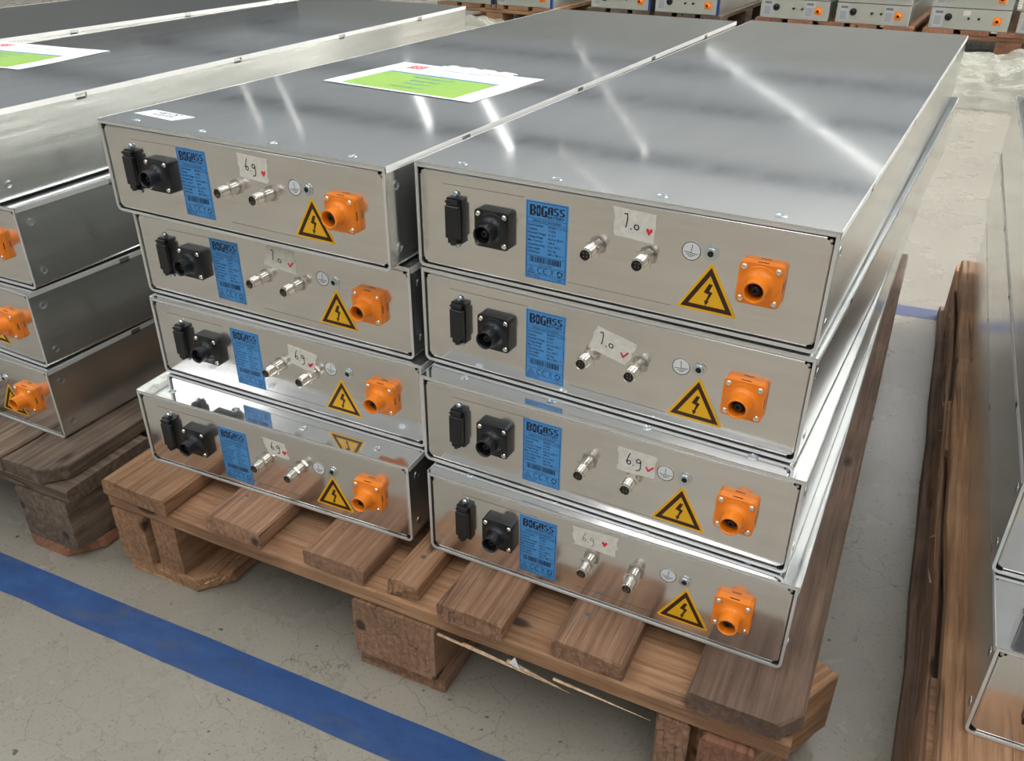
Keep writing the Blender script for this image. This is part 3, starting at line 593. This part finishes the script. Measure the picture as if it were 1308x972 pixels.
# centre pallet
PY = .056; t = thing('pallet', 'worn orange-brown wooden pallet in the centre carrying two stacks', 'pallet', (-.3896, -.1374, 0), PY)
D = 1.235; TB = .022
bds = [(0, .103, -.004, 'wood_orange'), (.162, .240, .0, 'wood_brown'), (.299, .378, .002, 'wood_brown'), (.4035, .4445, .004, 'wood_orange'), (.469, .5445, -.004, 'wood_brown'), (.593, .669, .002, 'wood_brown'), (.7265, .829, .0, 'wood_umber')]
for i, (a, b_, y, m_) in enumerate(bds):
    put('deck_board', t, 30+i, m_, a, b_, y, D, DECK-TB, DECK-.0002, chew=.012 if i == 3 else .003, clip=.018 if i == 6 else 0, rag=.002 if i != 3 else .004)
    for nx_, ny_ in ((a+.02, .05), (b_-.02, .07)):
        if i not in (4,): part('nail', nail, t, (nx_, ny_, DECK-.0012))
for i, y in enumerate((0, D/2-.07, D-.145)):
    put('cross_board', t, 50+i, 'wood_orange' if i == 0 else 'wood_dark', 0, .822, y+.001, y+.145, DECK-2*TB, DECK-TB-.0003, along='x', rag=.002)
for i, (a, b_) in enumerate(((0, .146), (.358, .472), (.705, .805))):
    put('bottom_board', t, 60+i, 'wood_orange' if i == 0 else 'wood_brown', a, b_, .004, D-.01, .0005, TB, chew=.008, rag=.003, clip=.03 if i == 0 else 0)
BZ0, BZ1 = TB+.0003, DECK-2*TB-.0003
def block(t, a, b_, y0, y1, seed, m, rz=0, z0=None, z1=None, rag=.0015):
    o = put('block', t, seed, m, a, b_, y0, y1, z0 or BZ0, z1 or BZ1, rag=rag); o.rotation_euler = (0, 0, rz); return o
block(t, 0, .052, .0, .145, 70, 'wood_orange'); block(t, .060, .102, .006, .145, 71, 'wood_orange', -.03)
block(t, .360, .464, .0, .145, 72, 'wood_brown')
block(t, .7225, .8225, .010, .155, 73, 'wood_orange', -.48)
block(t, .700, .735, .0, .05, 74, 'wood_brown', .1, rag=.004)
block(t, .745, .795, -.006, .03, 79, 'wood_red', .03, rag=.003)
for y in (D/2-.07, D-.145):
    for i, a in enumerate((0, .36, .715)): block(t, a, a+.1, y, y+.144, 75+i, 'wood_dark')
for k in range(22):
    splinter(t, (.112+random.uniform(0, .034), .006+random.uniform(0, .05), .010+random.uniform(0, .014)), (random.uniform(.2, 1.), random.uniform(-.6, .5), random.uniform(.1, .9)), random.uniform(.012, .030), random.choice(('wood_pale', 'wood_orange')), .0016)
splinter(t, (.47, -.003, DECK-2*TB), (1, -.04, -.03), .15); splinter(t, (.50, -.004, DECK-2*TB+.001), (1, -.02, -.06), .11); splinter(t, (.60, -.003, DECK-2*TB-.001), (1, -.05, .0), .10); splinter(t, (.55, -.003, DECK-2*TB), (1, -.1, -.05), .06, wd=.003)
splinter(t, (.03, -.001, DECK-TB), (1, -.05, .02), .03); splinter(t, (.395, .0, DECK-TB), (.4, -.2, .8), .012, wd=.001)
mb = MB().add([(.553, -.006, .101), (.566, -.008, .099), (.560, -.006, .112), (.556, -.001, .104)], [(0, 1, 2), (0, 2, 3), (1, 3, 2), (0, 3, 1)]); part('wood_chip', mb.mesh('wood_chip', 'sticker_white'), t, label='white torn label scrap on the front edge')
part('nail', nail, t, (.8285, .58, DECK-.012)).rotation_euler = (0, math.pi/2, 0)
# left pallet
t = thing('pallet', 'dark grey weathered wooden pallet under the left stacks, rounded corner block', 'pallet', (-.445-.8*math.cos(.075), -.166-.8*math.sin(.075), 0), .075)
for i, (a, b_) in enumerate(((0, .1), (.125, .225), (.25, .35), (.375, .475), (.5, .6), (.612, .706), (.709, .800))):
    put('deck_board', t, 90+i, 'wood_grey', a, b_, 0, D, DECK-TB, DECK-.0002, rag=.003, clip=.022 if i == 6 else 0, chew=.004)
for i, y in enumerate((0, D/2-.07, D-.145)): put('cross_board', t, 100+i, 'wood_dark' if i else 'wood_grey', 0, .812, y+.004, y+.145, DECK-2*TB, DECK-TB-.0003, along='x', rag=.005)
for i, a in enumerate((0, .34, .708)):
    put('bottom_board', t, 104+i, 'wood_red', a, a+.096, .006, D, .0005, TB, clip=.03 if i == 2 else 0, rag=.003)
    for y in (0, D/2-.07, D-.145): block(t, a-.004+(.006 if i == 2 else 0), a+.098, y+.004, y+.145, 110+i, 'wood_grey', rag=.006)
# right pallet
t = thing('pallet', 'rough orange wooden pallet at the right edge, splintered left side', 'pallet', (.5395, -.085, 0), .0640)
RB = .0; 
put('deck_board', t, 130, 'wood_orange', 0, .10, 0, 1.25, DECK-TB, DECK-.0002, rag=.005, chew=.01)
for i, a in enumerate((.14, .25, .37, .49, .60, .70)): put('deck_board', t, 131+i, 'wood_brown', a, a+.09, 0, 1.3, DECK-TB, DECK-.0002)
for i, y in enumerate((0, .56, 1.14)):
    put('cross_board', t, 140+i, 'wood_orange', -.002, .79, y, y+.145, DECK-2*TB, DECK-TB-.0003, along='x', rag=.006)
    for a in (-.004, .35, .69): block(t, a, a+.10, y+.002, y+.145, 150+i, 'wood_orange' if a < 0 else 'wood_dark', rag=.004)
for i, a in enumerate((-.012, .35, .69)): put('bottom_board', t, 145+i, 'wood_umber', a, a+.10, 0, 1.3, .0005, TB, rag=.004)
put('side_board', t, 149, 'wood_brown', -.006, .004, .02, 1.27, .070, .112, rag=.004, label='rough splintered board along the side')
for k in range(8): splinter(t, (-.006, .25+k*.11+random.uniform(0, .05), .11), (random.uniform(-.5, -.1), random.uniform(-1, 1), random.uniform(.1, .8)), random.uniform(.01, .025), wd=.0012)
# ------------------------------------------------------------------ floor tape
def tape(name, label, x0, y0, x1, y1, wd, m='floor_tape'):
    a = math.atan2(y1-y0, x1-x0); L_ = math.hypot(x1-x0, y1-y0); rd = random.Random(4); n_ = int(L_/.05); vs = []
    for i in range(n_+1):
        x = L_*i/n_; vs += [(x, -wd/2+rd.uniform(-.0006, .0006), .0005), (x, wd/2+rd.uniform(-.0006, .0006), .0005)]
    mb = MB().add(vs, [(2*i, 2*i+2, 2*i+3, 2*i+1) for i in range(n_)]); return thing(name, label, 'floor tape', (x0, y0, 0), a, None, mb.mesh(name, m))
tape('floor_tape', 'scuffed blue line on the floor in front of the centre pallet', -3.0, -.405, 2.5, .002, .0495)
tape('floor_tape', 'pale worn blue floor line crossing the gap behind the pallets', -3.0, .82, 3.0, 1.50, .054, 'worn_tape')
# ------------------------------------------------------------------ rear rows
ME['rs'] = None
rs = MB().box(0, W, 0, LEN, 0, H).mesh('rear_shell', 'rear_aluminium', .002)
rl = MB().box(0, .045, -.0008, 0, 0, .082).mesh('rear_label', 'grey_label')
mb = MB(); 
for k in range(6): mb.flat([(.004, .012+k*.007), (.036, .012+k*.007), (.036, .0145+k*.007), (.004, .0145+k*.007)], -.001)
mb.flat([(.004, .064), (.040, .064), (.040, .076), (.004, .076)], -.001); rp = mb.mesh('rear_print', 'ink_pale')
mb = MB(); mb.lathe((0, 0, 0), [(.018, 0), (.018, -.006), (.011, -.008), (.010, -.024), (.008, -.024), (.007, -.012)], 14, cap0=False); rc = mb.mesh('round_connector', 'black_plastic', recalc=True)
mb = MB(); mb.lathe((0, 0, 0), [(.006, 0), (.006, -.015)], 8); rc2 = mb.mesh('signal_connector', 'socket_dark', recalc=True)
mb = MB(); mb.box(-.018, .018, -.007, 0, -.018, .018); mb.lathe((0, 0, 0), [(.014, -.007), (.011, -.012), (.010, -.024), (.008, -.024), (.007, -.010)], 14, cap0=False); ro = mb.mesh('orange_connector', 'orange_plastic', recalc=True)
mb = MB(); mb.lathe((0, 0, 0), [(.0072, -.0105), (.0072, -.012)], 12); roc = mb.mesh('contact', 'socket_dark', recalc=True)
es = MB().box(W-.004, W+.010, -.004, .012, 0, H).mesh('edge_strip', 'edge_blue')
ts = MB().box(.0, .034, -.0008, 0, 0, .022).mesh('tape_note', 'masking_tape')
def rear(x, y, z, yaw, label, group, lab2=False, strip=False, blocks=True):
    t = thing('battery_module', label, 'battery', (x, y, z), yaw, group)
    part('shell', rs, t); l = part('rating_label', rl, t, (.018, 0, .010)); part('print', rp, l)
    part('power_connector', rc, t, (.088, 0, .058)); o = part('power_connector', ro, t, (.318, 0, .050), label='orange power connector'); part('contact', roc, o)
    for a in (.185, .232): part('signal_connector', rc2, t, (a, 0, .056))
    if lab2: l = part('rating_label', rl, t, (.248, 0, .012)); part('print', rp, l)
    else: part('tape_note', ts, t, (.155, 0, .070))
    if strip: part('edge_strip', es, t, label='dark blue edge strip')
    return t
def rear_pallet(x, y, yaw, label, m, nb, w_=.84):
    t = thing('pallet', label, 'pallet', (x, y, 0), yaw)
    st = w_/nb
    for i in range(nb): put('deck_board', t, 200+i, m, i*st+(.002 if i == 0 else .017), (i+1)*st-(.002 if i == nb-1 else .017), 0, 1.2, DECK-TB, DECK-.0002)
    for i, yy in enumerate((0, .53, 1.05)):
        put('cross_board', t, 210+i, m, 0, w_, yy+.002, yy+.145, DECK-2*TB, DECK-TB-.0003, along='x')
        for a in (.001, w_/2-.06, w_-.121): block(t, a, a+.12, yy+.003, yy+.145, 215+i, m)
    for a in (0, w_/2-.06, w_-.12): put('bottom_board', t, 220, m, a, a+.12, 0, 1.2, .0005, TB)
    return t
rows = [  # x, y, yaw, boards, material, stacks(lab2, strip), label
    (-.885, 4.62, -.012, 5, 'wood_red', 0, True, False, 'reddish pallet in the back row behind the centre right module'),
    (-.005, 4.66, -.008, 5, 'wood_red', 0, False, False, 'reddish pallet in the back row right of the film heap'),
    (.86, 4.70, -.008, 5, 'wood_red', 0, False, False, 'reddish pallet at the right end of the back row'),
    (-1.90, 4.55, -.0, 6, 'wood_grey', 0, False, True, 'grey narrow-boarded pallet in the back row'),
    (-2.86, 4.35, .0, 5, 'wood_orange', 0, False, True, 'orange pallet in the back row nearest the left stack')]
SH = ['reddish back pallet behind the centre', 'reddish back pallet right of centre', 'right-edge back pallet', 'grey back pallet', 'orange back pallet']
for i, (x, y, yw, nb, m_, _, lab2, strip, lb) in enumerate(rows):
    rear_pallet(x, y, yw, lb, m_, nb)
    for c in range(2):
        for k in range(2):
            xx = x+.022+c*.412
            rear(xx, y+.012, DECK+k*(H+.003), yw, 'dull battery module, %s of the %s layer on the %s' % (('left', 'right')[c], ('lower', 'upper')[k], SH[i]), None, lab2, strip)
# ------------------------------------------------------------------ crumpled film heaps
def film(loc, rz, sx, sy, h, label, seed):
    mb = MB(); nx, ny = 60, 50; vs = []
    for j in range(ny+1):
        for i in range(nx+1):
            u, v = i/nx, j/ny; e = min(1, min(u, 1-u)*9)*min(1, min(v, 1-v)*9); e = math.sqrt(max(e, 0))
            x, y = (u-.5)*sx, (v-.5)*sy
            r_ = abs(noise.noise((x*3+seed, y*14, 0)))*.9+abs(noise.noise((x*12, y*30+seed, 3.)))*.25
            vs.append((x+.03*noise.noise((y*7, x*3, seed))*sx, y, .004+e*h*(.5+r_)))
    mb.add(vs, [(j*(nx+1)+i, j*(nx+1)+i+1, (j+1)*(nx+1)+i+1, (j+1)*(nx+1)+i) for j in range(ny) for i in range(nx)], True)
    return thing('plastic_film', label, 'plastic film', loc, rz, None, mb.mesh('plastic_film', 'plastic_film'))
film((.36, 3.86, 0), .1, .42, .95, .12, 'heap of crumpled clear film on the floor behind the gap', 2)
film((.80, 3.6, 0), .1, .25, 1.2, .16, 'crumpled clear film bundle at the right picture edge, beside the larger heap', 5)
film((-2.62, 4.0, 0), .2, .8, .55, .10, 'pale crumpled film sheet lying behind the left stack', 9)
